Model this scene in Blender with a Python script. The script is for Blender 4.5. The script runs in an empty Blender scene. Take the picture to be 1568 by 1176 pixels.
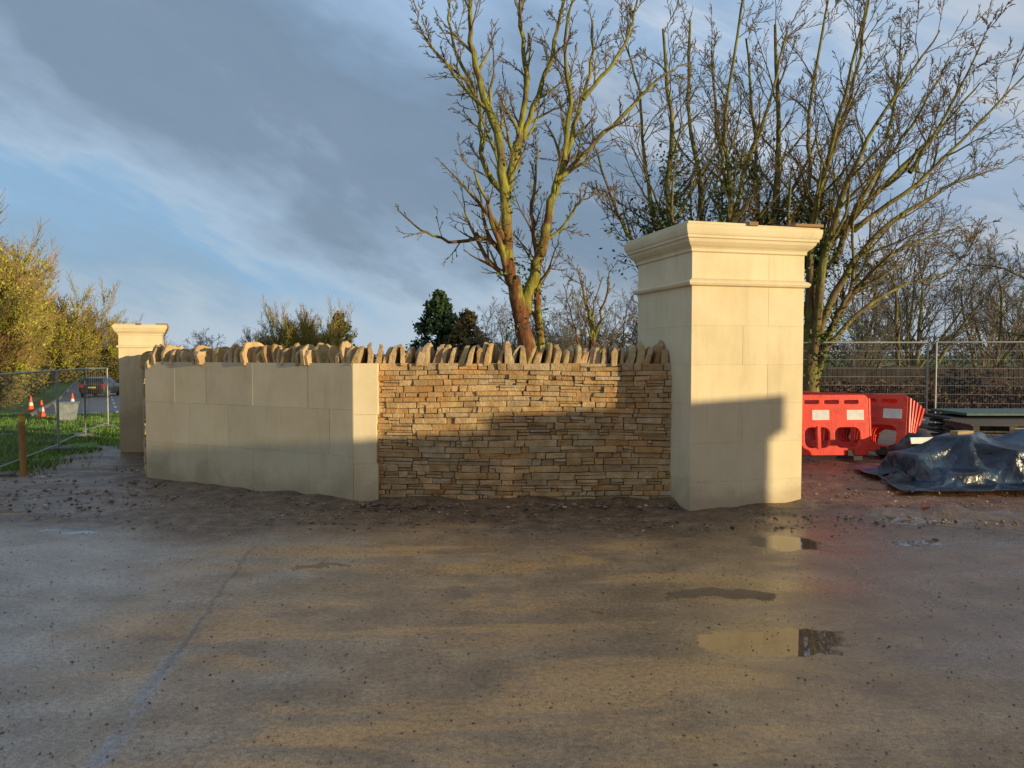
import bpy, math, random
import numpy as np
from mathutils import Vector, Matrix, noise as mn
random.seed(7); np.random.seed(7)
R=random.uniform
scene=bpy.context.scene
scene.view_settings.view_transform='Standard'
scene.view_settings.look='None'
scene.view_settings.exposure=0
COL=scene.collection
SUN_AZ=math.radians(122); SUN_EL=math.radians(5)
SX,SY=math.sin(SUN_AZ),math.cos(SUN_AZ)

# ------------------------------------------------------------ node helpers
class NB:
    def __init__(s,tree): s.t=tree; s.n=tree.nodes; s.l=tree.links
    def _in(s,sock,v):
        if v is None: return
        if hasattr(v,'is_output'): s.l.new(v,sock)
        else:
            if isinstance(v,(tuple,list)) and len(v)==3 and sock.type=='RGBA': v=(*v,1)
            sock.default_value=v
    def geo(s): return s.n.new('ShaderNodeNewGeometry').outputs['Position']
    def obj(s): return s.n.new('ShaderNodeTexCoord').outputs['Object']
    def sep(s,v):
        n=s.n.new('ShaderNodeSeparateXYZ'); s._in(n.inputs[0],v); return n.outputs
    def comb(s,x,y,z):
        n=s.n.new('ShaderNodeCombineXYZ')
        for i,a in enumerate((x,y,z)): s._in(n.inputs[i],a)
        return n.outputs[0]
    def noise(s,v,scale,det=3,rough=.55,col=False,dist=0):
        n=s.n.new('ShaderNodeTexNoise'); s._in(n.inputs['Vector'],v)
        n.inputs['Scale'].default_value=scale; n.inputs['Detail'].default_value=det
        n.inputs['Roughness'].default_value=rough; n.inputs['Distortion'].default_value=dist
        return n.outputs['Color' if col else 'Fac']
    def m(s,op,a,b=None,c=None,clamp=False):
        n=s.n.new('ShaderNodeMath'); n.operation=op; n.use_clamp=clamp
        s._in(n.inputs[0],a); s._in(n.inputs[1],b); s._in(n.inputs[2],c); return n.outputs[0]
    def vm(s,op,a,b=None):
        n=s.n.new('ShaderNodeVectorMath'); n.operation=op
        s._in(n.inputs[0],a); s._in(n.inputs[1],b)
        return n.outputs['Value'] if op in('LENGTH','DOT_PRODUCT') else n.outputs[0]
    def mr(s,v,a,b,c=0,d=1,smooth=True):
        n=s.n.new('ShaderNodeMapRange'); n.interpolation_type='SMOOTHSTEP' if smooth else 'LINEAR'
        s._in(n.inputs[0],v)
        for i,x in enumerate((a,b,c,d)): s._in(n.inputs[i+1],x)
        return n.outputs[0]
    def mix(s,f,a,b,mode='MIX'):
        n=s.n.new('ShaderNodeMix'); n.data_type='RGBA'; n.blend_type=mode
        s._in(n.inputs[0],f); s._in(n.inputs[6],a); s._in(n.inputs[7],b); return n.outputs[2]
    def ramp(s,f,stops):
        n=s.n.new('ShaderNodeValToRGB'); e=n.color_ramp.elements
        while len(e)<len(stops): e.new(.5)
        for i,(p,c) in enumerate(stops): e[i].position=p; e[i].color=(*c,1)
        s._in(n.inputs[0],f); return n.outputs[0]
    def attr(s,name):
        n=s.n.new('ShaderNodeAttribute'); n.attribute_name=name; return n.outputs['Color']
    def bump(s,h,st=.5,d=.02,nrm=None):
        n=s.n.new('ShaderNodeBump'); n.inputs['Strength'].default_value=st if not hasattr(st,'is_output') else 1
        if hasattr(st,'is_output'): s.l.new(st,n.inputs['Strength'])
        n.inputs['Distance'].default_value=d; s._in(n.inputs['Height'],h); s._in(n.inputs['Normal'],nrm)
        return n.outputs[0]

def mat(name,build=None,col=(.5,.5,.5),rough=.8,metal=0,bump=0,bscale=20,var=.25,vscale=5,spec=None,obj=False):
    m=bpy.data.materials.new(name); m.use_nodes=True
    nb=NB(m.node_tree); p=m.node_tree.nodes['Principled BSDF']
    p.inputs['Roughness'].default_value=rough; p.inputs['Metallic'].default_value=metal
    if spec is not None: p.inputs['Specular IOR Level'].default_value=spec
    if build: build(nb,p)
    else:
        v=nb.obj() if obj else nb.geo()
        n=nb.noise(v,vscale,2)
        c1=tuple(max(0,x*(1-var)) for x in col); c2=tuple(x*(1+var) for x in col)
        c=nb.ramp(n,[(.3,c1),(.7,c2)]); nb._in(p.inputs['Base Color'],c)
        if bump: nb._in(p.inputs['Normal'],nb.bump(nb.noise(v,bscale,3),bump,.02))
    return m

def mesh_obj(name,v,f,mats,parent=None,smooth=False,col=None,mi=None,loc=None):
    me=bpy.data.meshes.new(name)
    me.from_pydata([tuple(x) for x in v],[],[tuple(x) for x in f]); 
    if not isinstance(mats,(list,tuple)): mats=[mats]
    for m in mats: me.materials.append(m)
    if mi is not None: me.polygons.foreach_set('material_index',np.array(mi,dtype=np.int32))
    if smooth: me.polygons.foreach_set('use_smooth',np.ones(len(me.polygons),dtype=bool))
    if col is not None:
        a=me.color_attributes.new('tint','FLOAT_COLOR','POINT')
        a.data.foreach_set('color',np.array(col,dtype=np.float32).ravel())
    me.update()
    o=bpy.data.objects.new(name,me); COL.objects.link(o)
    if parent: o.parent=parent
    if loc: o.location=loc
    return o
def np_mesh(name,V,F,mats,mi=None,parent=None,smooth=False,col=None):
    me=bpy.data.meshes.new(name); V=np.asarray(V,dtype=np.float32); F=np.asarray(F,dtype=np.int32)
    k=F.shape[1]
    me.vertices.add(len(V)); me.vertices.foreach_set('co',V.ravel())
    me.loops.add(F.size); me.loops.foreach_set('vertex_index',F.ravel())
    me.polygons.add(len(F)); me.polygons.foreach_set('loop_start',np.arange(0,F.size,k,dtype=np.int32))
    if not isinstance(mats,(list,tuple)): mats=[mats]
    for m in mats: me.materials.append(m)
    if mi is not None: me.polygons.foreach_set('material_index',np.asarray(mi,dtype=np.int32))
    me.polygons.foreach_set('use_smooth',np.full(len(F),bool(smooth)))
    me.update(calc_edges=True); me.validate()
    if col is not None:
        a=me.color_attributes.new('tint','FLOAT_COLOR','POINT')
        a.data.foreach_set('color',np.asarray(col,dtype=np.float32).ravel())
    o=bpy.data.objects.new(name,me); COL.objects.link(o)
    if parent: o.parent=parent
    return o
def empty(name,loc=(0,0,0),rot=0):
    o=bpy.data.objects.new(name,None); COL.objects.link(o); o.location=loc; o.rotation_euler=(0,0,rot); return o
def bevel(o,w,seg=1):
    b=o.modifiers.new('bevel','BEVEL'); b.width=w; b.segments=seg; b.limit_method='ANGLE'; b.angle_limit=math.radians(35)
BF=[(0,3,2,1),(4,5,6,7),(0,1,5,4),(1,2,6,5),(2,3,7,6),(3,0,4,7)]
class MB:
    def __init__(s): s.v=[];s.f=[];s.c=[];s.mi=[]
    def hexa(s,pts,tint=(1,1,1,1),mi=0):
        b=len(s.v); s.v+=[tuple(p) for p in pts]; s.c+=[tint]*8
        s.f+=[tuple(b+i for i in q) for q in BF]; s.mi+=[mi]*6
    def box(s,c,d,tint=(1,1,1,1),mi=0,M=None):
        x,y,z=c; a,b,h=d[0]/2,d[1]/2,d[2]/2
        p=[Vector((x+i*a,y+j*b,z+k*h)) for k in(-1,1) for i,j in((-1,-1),(1,-1),(1,1),(-1,1))]
        if M: p=[M@q for q in p]
        s.hexa(p,tint,mi)
    def prism(s,poly,z0,z1,tint=(1,1,1,1),mi=0):
        n=len(poly); b=len(s.v)
        s.v+=[(x,y,z0) for x,y in poly]+[(x,y,z1) for x,y in poly]; s.c+=[tint]*(2*n)
        s.f+=[tuple(b+n-1-i for i in range(n)),tuple(b+n+i for i in range(n))]
        s.f+=[(b+i,b+(i+1)%n,b+n+(i+1)%n,b+n+i) for i in range(n)]; s.mi+=[mi]*(n+2)
    def cyl(s,p0,p1,r,n=8,mi=0,r1=None,tint=(1,1,1,1)):
        p0=Vector(p0);p1=Vector(p1);t=(p1-p0).normalized(); r1=r if r1 is None else r1
        u=t.cross(Vector((.31,.9,.22))).normalized(); w=t.cross(u); b=len(s.v)
        for p,rr in((p0,r),(p1,r1)):
            for i in range(n):
                a=2*math.pi*i/n; s.v.append(tuple(p+(u*math.cos(a)+w*math.sin(a))*rr))
        s.c+=[tint]*(2*n)
        s.f+=[(b+i,b+(i+1)%n,b+n+(i+1)%n,b+n+i) for i in range(n)]+[tuple(b+n-1-i for i in range(n)),tuple(b+n+i for i in range(n))]
        s.mi+=[mi]*(n+2)
    def obj(s,name,mats,parent=None,smooth=False):
        return mesh_obj(name,s.v,s.f,mats,parent,smooth,s.c,s.mi)

# ------------------------------------------------------------ tarpaulin: drape a cloth over a heap, keep the resulting mesh
def drape_tarp():
    nx,ny=96,64; W,D=3.7,2.4; v=[];f=[]
    for i in range(nx):
        for j in range(ny):
            x=(i/(nx-1)-.5)*W; y=(j/(ny-1)-.5)*D
            v.append((x+.02*mn.noise(Vector((x*3,y*3,0))),y,.72+.04*mn.noise(Vector((x*2.5,y*2.5,4)))))
    for i in range(nx-1):
        for j in range(ny-1): f.append((i*ny+j,(i+1)*ny+j,(i+1)*ny+j+1,i*ny+j+1))
    dummy=bpy.data.materials.new('tmp')
    cl=mesh_obj('tmp_cloth',v,f,dummy)
    mb=MB()
    mb.box((0,0,-.1),(8,6,.2))
    for (x,y,h,sx,sy,a) in [(-1.0,.1,.26,.5,.5,.3),(-.5,.15,.46,.5,.4,.9),(.05,-.1,.36,.5,.55,.2),(.5,.2,.50,.45,.5,-.5),(1.0,0,.35,.5,.4,.4),(-.2,.5,.3,.6,.3,0),(.75,-.45,.16,.4,.25,.6),(-.8,-.45,.13,.3,.3,.1)]:
        M=Matrix.Translation((x,y,h/2))@Matrix.Rotation(a,4,'Z')@Matrix.Rotation(R(-.12,.12),4,'X'); mb.box((0,0,0),(sx,sy,h),M=M)
    co_=mb.obj('tmp_collider',dummy)
    c=co_.modifiers.new('c','COLLISION'); co_.collision.thickness_outer=.015; co_.collision.cloth_friction=12
    m=cl.modifiers.new('cloth','CLOTH'); s_=m.settings
    s_.quality=6; s_.mass=.25; s_.tension_stiffness=12; s_.compression_stiffness=12; s_.shear_stiffness=4; s_.bending_stiffness=.12; s_.air_damping=1.5
    m.collision_settings.distance_min=.012; m.collision_settings.use_self_collision=False; m.collision_settings.collision_quality=3
    scene.frame_start=1; scene.frame_end=48; m.point_cache.frame_end=48
    for fr in range(1,46): scene.frame_set(fr)
    ev=cl.evaluated_get(bpy.context.evaluated_depsgraph_get())
    co=np.array([tuple(q.co) for q in ev.data.vertices])
    bpy.data.objects.remove(cl); bpy.data.objects.remove(co_); scene.frame_set(1)
    return co,f
try:
    TARP=drape_tarp()
    if not np.isfinite(TARP[0]).all() or TARP[0][:,2].min()>.3 or TARP[0][:,2].max()<.1: TARP=None
except Exception as e:
    print('tarp failed',e); TARP=None
for o in list(COL.objects):
    if o.name.startswith('tmp'): bpy.data.objects.remove(o)
random.seed(11)

# ------------------------------------------------------------ terrain height
def ss(a,b,x):
    t=np.clip((x-a)/(b-a),0,1); return t*t*(3-2*t)
def H(x,y):
    x=np.asarray(x,dtype=float); y=np.asarray(y,dtype=float)
    u=-x*.45+y*.89-11
    m=1-ss(-4,2,x)
    h=(-.9*ss(0,7,u)-.8*ss(10,60,u))*m
    h+= -.2*ss(10,18,y)*(1-m)
    return h
def h1(x,y): return float(H(x,y))

# ------------------------------------------------------------ world
w=bpy.data.worlds.new('World'); scene.world=w; w.use_nodes=True
nb=NB(w.node_tree); bg=w.node_tree.nodes['Background']
sky=w.node_tree.nodes.new('ShaderNodeTexSky'); sky.sky_type='NISHITA'; sky.sun_disc=False
sky.sun_elevation=SUN_EL; sky.sun_rotation=SUN_AZ; sky.air_density=1; sky.dust_density=1; sky.ozone_density=2
tc=w.node_tree.nodes.new('ShaderNodeTexCoord').outputs['Generated']
x,y,z=nb.sep(tc)
az=nb.m('ARCTAN2',x,y); el=nb.m('ARCSINE',z)
q=nb.m('ADD',el,nb.m('MULTIPLY',az,.42))
along=nb.m('SUBTRACT',az,nb.m('MULTIPLY',el,.42))
cv=nb.comb(nb.m('MULTIPLY',along,2.0),nb.m('MULTIPLY',q,5.0),nb.m('MULTIPLY',z,.7))
n1=nb.noise(cv,1.5,4,.55,dist=.25); n2=nb.noise(cv,5.5,4,.6)
f=nb.m('ADD',q,nb.m('MULTIPLY',nb.m('SUBTRACT',n1,.5),.50))
f=nb.m('ADD',f,nb.m('MULTIPLY',nb.m('SUBTRACT',n2,.5),.14))
ff=nb.mr(f,-.3,.7,0,1,False)
cl=nb.ramp(ff,[(.0,(.36,.48,.60)),(.17,(.28,.43,.60)),(.25,(.28,.47,.69)),(.30,(.40,.54,.70)),(.37,(.30,.41,.55)),(.44,(.225,.31,.42)),(.52,(.21,.295,.41)),(.61,(.24,.35,.50)),(.70,(.32,.46,.65)),(.80,(.39,.55,.77)),(.9,(.45,.60,.80))])
wv=nb.comb(nb.m('MULTIPLY',along,2.2),nb.m('MULTIPLY',q,8),0.4)
wn=nb.mr(nb.noise(wv,1.7,4,.6,dist=.4),.44,.70)
wn=nb.m('MULTIPLY',wn,nb.mr(az,-.05,.3))
cl=nb.mix(nb.m('MULTIPLY',wn,.7),cl,(.76,.79,.84))
hz=nb.mr(nb.m('ADD',el,nb.m('MULTIPLY',nb.m('SUBTRACT',n2,.5),.12)),.0,.12,1,0)
cl=nb.mix(nb.m('MULTIPLY',hz,.8),cl,(.53,.63,.73))
# unseen grey cloud added behind the viewer to hold down the fill light
dt=nb.vm('DOT_PRODUCT',tc,(SX,SY,-.15))
back_grey=nb.mr(dt,-.35,.5)
cl=nb.mix(back_grey,cl,(.36,.37,.40))
cl=nb.mix(1.0,cl,(1/.15,1/.15,1/.15),'MULTIPLY')
fin=nb.mix(.93,sky.outputs[0],cl)
nb._in(bg.inputs[0],fin); bg.inputs[1].default_value=.15

sl=bpy.data.lights.new('sun','SUN'); sl.energy=5; sl.angle=math.radians(.35); sl.color=(1,.82,.48)
so=bpy.data.objects.new('sun',sl); COL.objects.link(so)
d=Vector((SX*math.cos(SUN_EL),SY*math.cos(SUN_EL),math.sin(SUN_EL)))
so.rotation_euler=(d).to_track_quat('Z','Y').to_euler(); so.location=(30,-15,20)

cam=bpy.data.cameras.new('camera'); co=bpy.data.objects.new('camera',cam); COL.objects.link(co)
co.location=(0,0,1.6); co.rotation_euler=(math.radians(90-2.24),0,0)
cam.lens=27.05; cam.sensor_width=36; cam.clip_end=3000; scene.camera=co

# ------------------------------------------------------------ ground
PUD=[(1.42,4.22,.46,.20),(1.42,5.08,.36,.11),(2.33,6.45,.30,.26),(3.38,6.45,.25,.11),(3.95,7.35,.5,.12),(-1.45,5.75,.20,.05),(-4.0,6.9,.28,.06),(.45,4.75,.12,.025),(-5.3,7.7,.35,.07)]
def ground_b(nb,p):
    P=nb.geo(); X,Y,Z=nb.sep(P); zn=nb.sep(nb.attr('tint')); gr,md,rd=zn[0],zn[1],zn[2]
    nbig=nb.noise(P,.55,3,.6); nmid=nb.noise(P,2.3,5,.68); nf=nb.noise(P,34,3,.75); nvf=nb.noise(P,150,1,.7)
    gray=nb.ramp(nmid,[(.3,(.25,.205,.165)),(.7,(.43,.37,.31))])
    brown=nb.ramp(nmid,[(.3,(.22,.128,.060)),(.5,(.33,.20,.097)),(.72,(.48,.305,.155))])
    red=nb.ramp(nmid,[(.3,(.18,.103,.065)),(.7,(.33,.205,.135))])
    fx=nb.m('ADD',X,nb.m('MULTIPLY',nb.m('SUBTRACT',nbig,.5),5))
    c=nb.mix(nb.mr(fx,-3.0,-.8),gray,brown)
    c=nb.mix(nb.mr(fx,1.4,3.4),c,red)
    sv=nb.vm('MULTIPLY',P,(.7,2.4,1)); sn=nb.mr(nb.noise(sv,.9,4,.6,dist=.6),.48,.64)
    sn=nb.m('MULTIPLY',sn,nb.mr(nb.m('ABSOLUTE',nb.m('SUBTRACT',X,-.1)),3.0,.6))
    c=nb.mix(nb.m('MULTIPLY',sn,.8),c,(.62,.33,.11))
    mn_=nb.noise(P,6,5,.72)
    mud=nb.ramp(mn_,[(.3,(.050,.030,.019)),(.5,(.13,.080,.048)),(.70,(.27,.185,.115))])
    c=nb.mix(nb.m('MULTIPLY',md,.92),c,mud)
    rm=nb.ramp(mn_,[(.3,(.11,.045,.022)),(.7,(.33,.15,.078))])
    c=nb.mix(rd,c,rm)
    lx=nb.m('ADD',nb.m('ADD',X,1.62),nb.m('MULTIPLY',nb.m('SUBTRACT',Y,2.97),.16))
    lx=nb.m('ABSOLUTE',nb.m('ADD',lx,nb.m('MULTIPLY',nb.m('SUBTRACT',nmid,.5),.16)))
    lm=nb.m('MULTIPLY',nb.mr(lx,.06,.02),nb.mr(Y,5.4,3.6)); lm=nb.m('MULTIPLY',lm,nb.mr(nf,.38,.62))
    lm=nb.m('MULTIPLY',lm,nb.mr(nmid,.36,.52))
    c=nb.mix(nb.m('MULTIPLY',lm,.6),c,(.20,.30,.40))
    lk=nb.m('MULTIPLY',nb.mr(lx,.022,.006),nb.mr(Y,6.6,6.0)); lk=nb.m('MULTIPLY',lk,nb.mr(Y,3.2,4.2)); c=nb.mix(nb.m('MULTIPLY',lk,.4),c,(.06,.045,.035))
    c=nb.mix(.8,c,nb.ramp(nvf,[(.3,(.28,.28,.28)),(.7,(.72,.72,.72))]),'OVERLAY')
    c=nb.mix(.85,c,nb.ramp(nf,[(.3,(.27,.27,.27)),(.7,(.72,.72,.72))]),'OVERLAY')
    gn=nb.mr(nb.m('ADD',gr,nb.m('MULTIPLY',nb.m('SUBTRACT',nmid,.5),.8)),.4,.6)
    g=nb.ramp(mn_,[(.3,(.045,.09,.012)),(.7,(.14,.23,.03))])
    c=nb.mix(gn,c,g)
    wc=nb.noise(P,3.5,4,.65,True)
    wp=nb.vm('ADD',P,nb.vm('MULTIPLY',nb.vm('SUBTRACT',wc,(.5,.5,.5)),(.7,.42,0)))
    pm=None; wet=None
    for i,(a,b,ra,rb) in enumerate(PUD):
        e=nb.vm('LENGTH',nb.vm('MULTIPLY',nb.vm('SUBTRACT',wp,(a,b,0)),(1/ra,1/rb,0)))
        k=nb.mr(e,1.10,.92); pm=k if pm is None else nb.m('MAXIMUM',pm,k)
        if i<5:
            k=nb.mr(e,5.0,1.0); wet=k if wet is None else nb.m('MAXIMUM',wet,k)
    c=nb.mix(nb.m('MULTIPLY',pm,.7),c,(.10,.066,.038))
    c=nb.mix(nb.m('MULTIPLY',wet,.25),c,(.16,.095,.05))
    nb._in(p.inputs['Base Color'],c)
    wn=nb.noise(nb.vm('MULTIPLY',P,(.7,1.5,1)),1.1,4,.65)
    r=nb.mr(wn,.36,.60,.58,.28)
    r=nb.m('ADD',r,nb.m('MULTIPLY',nb.m('SUBTRACT',nf,.5),.55))
    r=nb.m('SUBTRACT',r,nb.m('MULTIPLY',wet,.17))
    r=nb.m('ADD',r,nb.m('MULTIPLY',gn,.5))
    r=nb.m('ADD',r,nb.m('MULTIPLY',md,.04))
    r=nb.m('MAXIMUM',r,.16)
    r=nb.m('MULTIPLY',r,nb.m('SUBTRACT',1,pm)); r=nb.m('MAXIMUM',r,.02)
    nb._in(p.inputs['Roughness'],r)
    p.inputs['IOR'].default_value=1.55
    hgt=nb.m('ADD',nb.m('MULTIPLY',nf,.55),nb.m('MULTIPLY',mn_,nb.m('ADD',.5,nb.m('MULTIPLY',md,3.4))))
    st=nb.m('MULTIPLY',nb.m('SUBTRACT',1,pm),nb.m('SUBTRACT',.66,nb.m('MULTIPLY',wet,.25)))
    nb._in(p.inputs['Normal'],nb.bump(hgt,st,.02))
GM=mat('wet_mud_and_tarmac',ground_b)
N=430
t=np.linspace(-1,1,N); a=2.6; K=math.asinh(900/a)
gx=a*np.sinh(K*t); gy=a*np.sinh(K*t)+6.5
GX,GY=np.meshgrid(gx,gy)
G=H(GX,GY)
mudw=ss(6.2,7.3,GY+.25*np.sin(GX*1.7)+.12*np.sin(GX*4.3+1))*(1-ss(30,40,GY))
nz=np.zeros_like(G)
idx=np.argwhere((np.abs(GX)<16)&(GY>-1)&(GY<24))
for i,j in idx:
    xx,yy=GX[i,j],GY[i,j]
    nz[i,j]=mn.fractal(Vector((xx*2.2,yy*2.2,0)),1,2,5)*.026*mudw[i,j]+mn.fractal(Vector((xx*.5,yy*.5,3)),1,2,2)*.003
    if xx>3 and 6.3<yy<9.5:
        k=math.exp(-((yy-7.55+.15*math.sin(xx*1.3)+.10*(xx-4))/.16)**2)*.07*min(1,(xx-3)/.8)
        k-=math.exp(-((yy-7.25+.10*(xx-4))/.12)**2)*.02*min(1,(xx-3)/.8)
        nz[i,j]+=k*(1+.8*mn.noise(Vector((xx*5,yy*9,1))))
    if -6<xx<3.2 and 7.2<yy<10.5:
        wy=8.25 if xx>-1.7 else 8.2+(-1.7-xx)*.512
        nz[i,j]+=.05*math.exp(-((yy-wy)/.25)**2)*(1+.9*mn.noise(Vector((xx*3,yy*3,5))))
    # wheel ruts in the mud strip
    if -7<xx<3 and 6.6<yy<7.6:
        for yc in(6.95,7.25): nz[i,j]-=.014*math.exp(-((yy-yc-.06*math.sin(xx*.9))/.06)**2)*mudw[i,j]
G+=nz
gline=-9.9-.1*(GY-13)
gw=ss(0,1,(gline-GX))*ss(12,13.5,GY)
gw=np.maximum(gw,ss(21,24,GY))
gw=np.maximum(gw,ss(18,30,np.abs(GX)))
rdw=ss(3.2,4.2,GX)*ss(7.3,8.2,GY)*(1-ss(17,20,GY))*(1-ss(13,20,GX))*.8
colr=np.stack([gw,mudw,rdw,np.ones_like(gw)],-1).reshape(-1,4)
V=np.stack([GX,GY,G],-1).reshape(-1,3)
ii,jj=np.meshgrid(np.arange(N-1),np.arange(N-1),indexing='ij'); b=(ii*N+jj).ravel()
np_mesh('ground',V,np.stack([b,b+1,b+N+1,b+N],-1),GM,smooth=True,col=colr)

# ------------------------------------------------------------ stone materials
def ashlar_b(nb,p):
    P=nb.geo(); t=nb.attr('tint'); n=nb.noise(P,2.2,5,.6); nf=nb.noise(P,60,3,.7)
    c=nb.ramp(n,[(.3,(.68,.55,.345)),(.55,(.76,.625,.41)),(.75,(.79,.66,.455))])
    s=nb.noise(nb.vm('MULTIPLY',P,(7,7,.9)),3,3,.6); c=nb.mix(.28,c,nb.ramp(s,[(.3,(.42,.42,.42)),(.7,(.57,.57,.57))]),'OVERLAY')
    st=nb.mr(nb.noise(nb.vm('MULTIPLY',P,(2.2,2.2,.35)),2.0,3,.6),.55,.72); c=nb.mix(nb.m('MULTIPLY',st,.22),c,(.42,.32,.20))
    Z=nb.sep(P)[2]; dm=nb.mr(nb.m('ADD',Z,nb.m('MULTIPLY',nb.m('SUBTRACT',n,.5),.7)),.34,.0)
    c=nb.mix(nb.m('MULTIPLY',dm,.5),c,(.34,.24,.15))
    c=nb.mix(1,c,t,'MULTIPLY')
    nb._in(p.inputs['Base Color'],c); p.inputs['Roughness'].default_value=.9; p.inputs['Specular IOR Level'].default_value=.25
    nb._in(p.inputs['Normal'],nb.bump(nb.m('ADD',nf,n),.22,.01))
ASH=mat('limestone_ashlar',ashlar_b)
def rub_b(nb,p):
    P=nb.geo(); t=nb.attr('tint'); n=nb.noise(P,9,4,.65); nf=nb.noise(P,45,4,.75)
    c=nb.ramp(n,[(.28,(.40,.25,.115)),(.5,(.55,.37,.185)),(.72,(.69,.51,.295))])
    big=nb.noise(P,1.3,2,.5); c=nb.mix(nb.m('MULTIPLY',nb.mr(big,.5,.68),.45),c,(.60,.30,.11))
    c=nb.mix(1,c,t,'MULTIPLY'); nb._in(p.inputs['Base Color'],c); p.inputs['Roughness'].default_value=.92; p.inputs['Specular IOR Level'].default_value=.25
    nb._in(p.inputs['Normal'],nb.bump(nb.m('ADD',nf,nb.m('MULTIPLY',n,1.5)),.85,.018))
RUB=mat('cotswold_rubble_stone',rub_b)
MORT=mat('dark_lime_mortar',col=(.17,.115,.065),rough=.95,bump=.5,bscale=30)  # dark brown mortar core showing in the stone joints
def tn(lo=.85,hi=1.12,w=.06):
    k=R(lo,hi); return (k*R(1-w,1+w),k,k*R(1-w,1+w),1)

# ------------------------------------------------------------ gate piers
def loft_square(mb,rings,half,tint=(1,1,1,1)):
    b=len(mb.v)
    for o,z in rings:
        h=half+o; mb.v+=[(-h,-h,z),(h,-h,z),(h,h,z),(-h,h,z)]; mb.c+=[tint]*4
    for k in range(len(rings)-1):
        for i in range(4):
            j=(i+1)%4; mb.f.append((b+4*k+i,b+4*k+j,b+4*k+4+j,b+4*k+4+i)); mb.mi.append(0)
    e=b+4*(len(rings)-1); mb.f.append((e,e+1,e+2,e+3)); mb.mi.append(0)
    mb.f.append((b+3,b+2,b+1,b)); mb.mi.append(0)
def pier(name,loc,rot,half,zb,top,k=1.0):
    root=empty(name,loc,rot)
    mb=MB()
    zt=top-.30*k; zs=top-.64*k
    def courses(z0,z1,n,m0=0):
        hh=(z1-z0)/n
        for i in range(n):
            za=z0+i*hh+.0009; zc=z0+(i+1)*hh-.0009
            o=m0+i
            cut=[-half,-half+half*(.9 if o%2==0 else 1.35),half]
            for a0,a1 in zip(cut[:-1],cut[1:]):
                mb.prism([(a0+.0009,-half),(a1-.0009,-half),(a1-.0009,half),(a0+.0009,half)],za,zc,tn(.955,1.02,.015))
    n=max(3,int(round((zs-zb)/.42)))
    courses(zb,zs,n)
    courses(zs+.075*k,zt,1,1)
    o=mb.obj('ashlar_body',ASH,root); bevel(o,.0012)
    mc=MB(); h2=half-.003; mc.prism([(-h2,-h2),(h2,-h2),(h2,h2),(-h2,h2)],zb,zt,(.78,.75,.70,1)); mc.obj('joint_core',ASH,root)
    ms=MB(); loft_square(ms,[(.001,zs),(.035*k,zs+.008*k),(.048*k,zs+.03*k),(.048*k,zs+.045*k),(.03*k,zs+.06*k),(.001,zs+.0745*k)],half)
    ms.obj('string_course',ASH,root)
    mt=MB(); loft_square(mt,[(.001,zt),(.018*k,zt+.01),(.018*k,zt+.035*k),(.028*k,zt+.05*k),(.05*k,zt+.068*k),(.078*k,zt+.10*k),(.088*k,zt+.13*k),(.104*k,zt+.135*k),(.104*k,zt+.16*k),(.112*k,zt+.165*k),(.12*k,zt+.185*k),(.128*k,zt+.225*k),(.128*k,zt+.262*k),(-.02,zt+.275*k)],half)
    o=mt.obj('moulded_cornice',ASH,root); bevel(o,.003)
    mk=MB(); h=half+.10*k
    for (a0,a1,z1) in((-h,-.02,.297*k),(.0,h+.03,.285*k)):
        mk.prism([(a0,-h+.01),(a1,-h+.02),(a1,h-.02),(a0,h)],zt+.268*k,zt+z1,tn(.9,1.05))
    mk.prism([(-.08,-h-.01),(.03,-h-.015),(.04,-h+.1),(-.07,-h+.12)],zt+.272*k,zt+.315*k,(.35,.28,.22,1))
    mk.prism([(h*.62,-h),(h+.05,-h-.01),(h+.05,-h+.25),(h*.6,-h+.2)],zt+.29*k,zt+.32*k,(.45,.35,.28,1))
    o=mk.obj('capping_slabs',ASH,root); bevel(o,.006)
    return root
pr=math.atan2(.34,1.27)
cx=1.82+.5*1.31*(math.cos(pr)-math.sin(pr)); cy=7.82+.5*1.31*(math.sin(pr)+math.cos(pr))
pier('gate_pier',(cx,cy,0),pr,.655,-.12,2.93)
pier('gate_pier',(-9.6,20,0),.36,.50,-1.1,2.36,.95)

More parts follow.
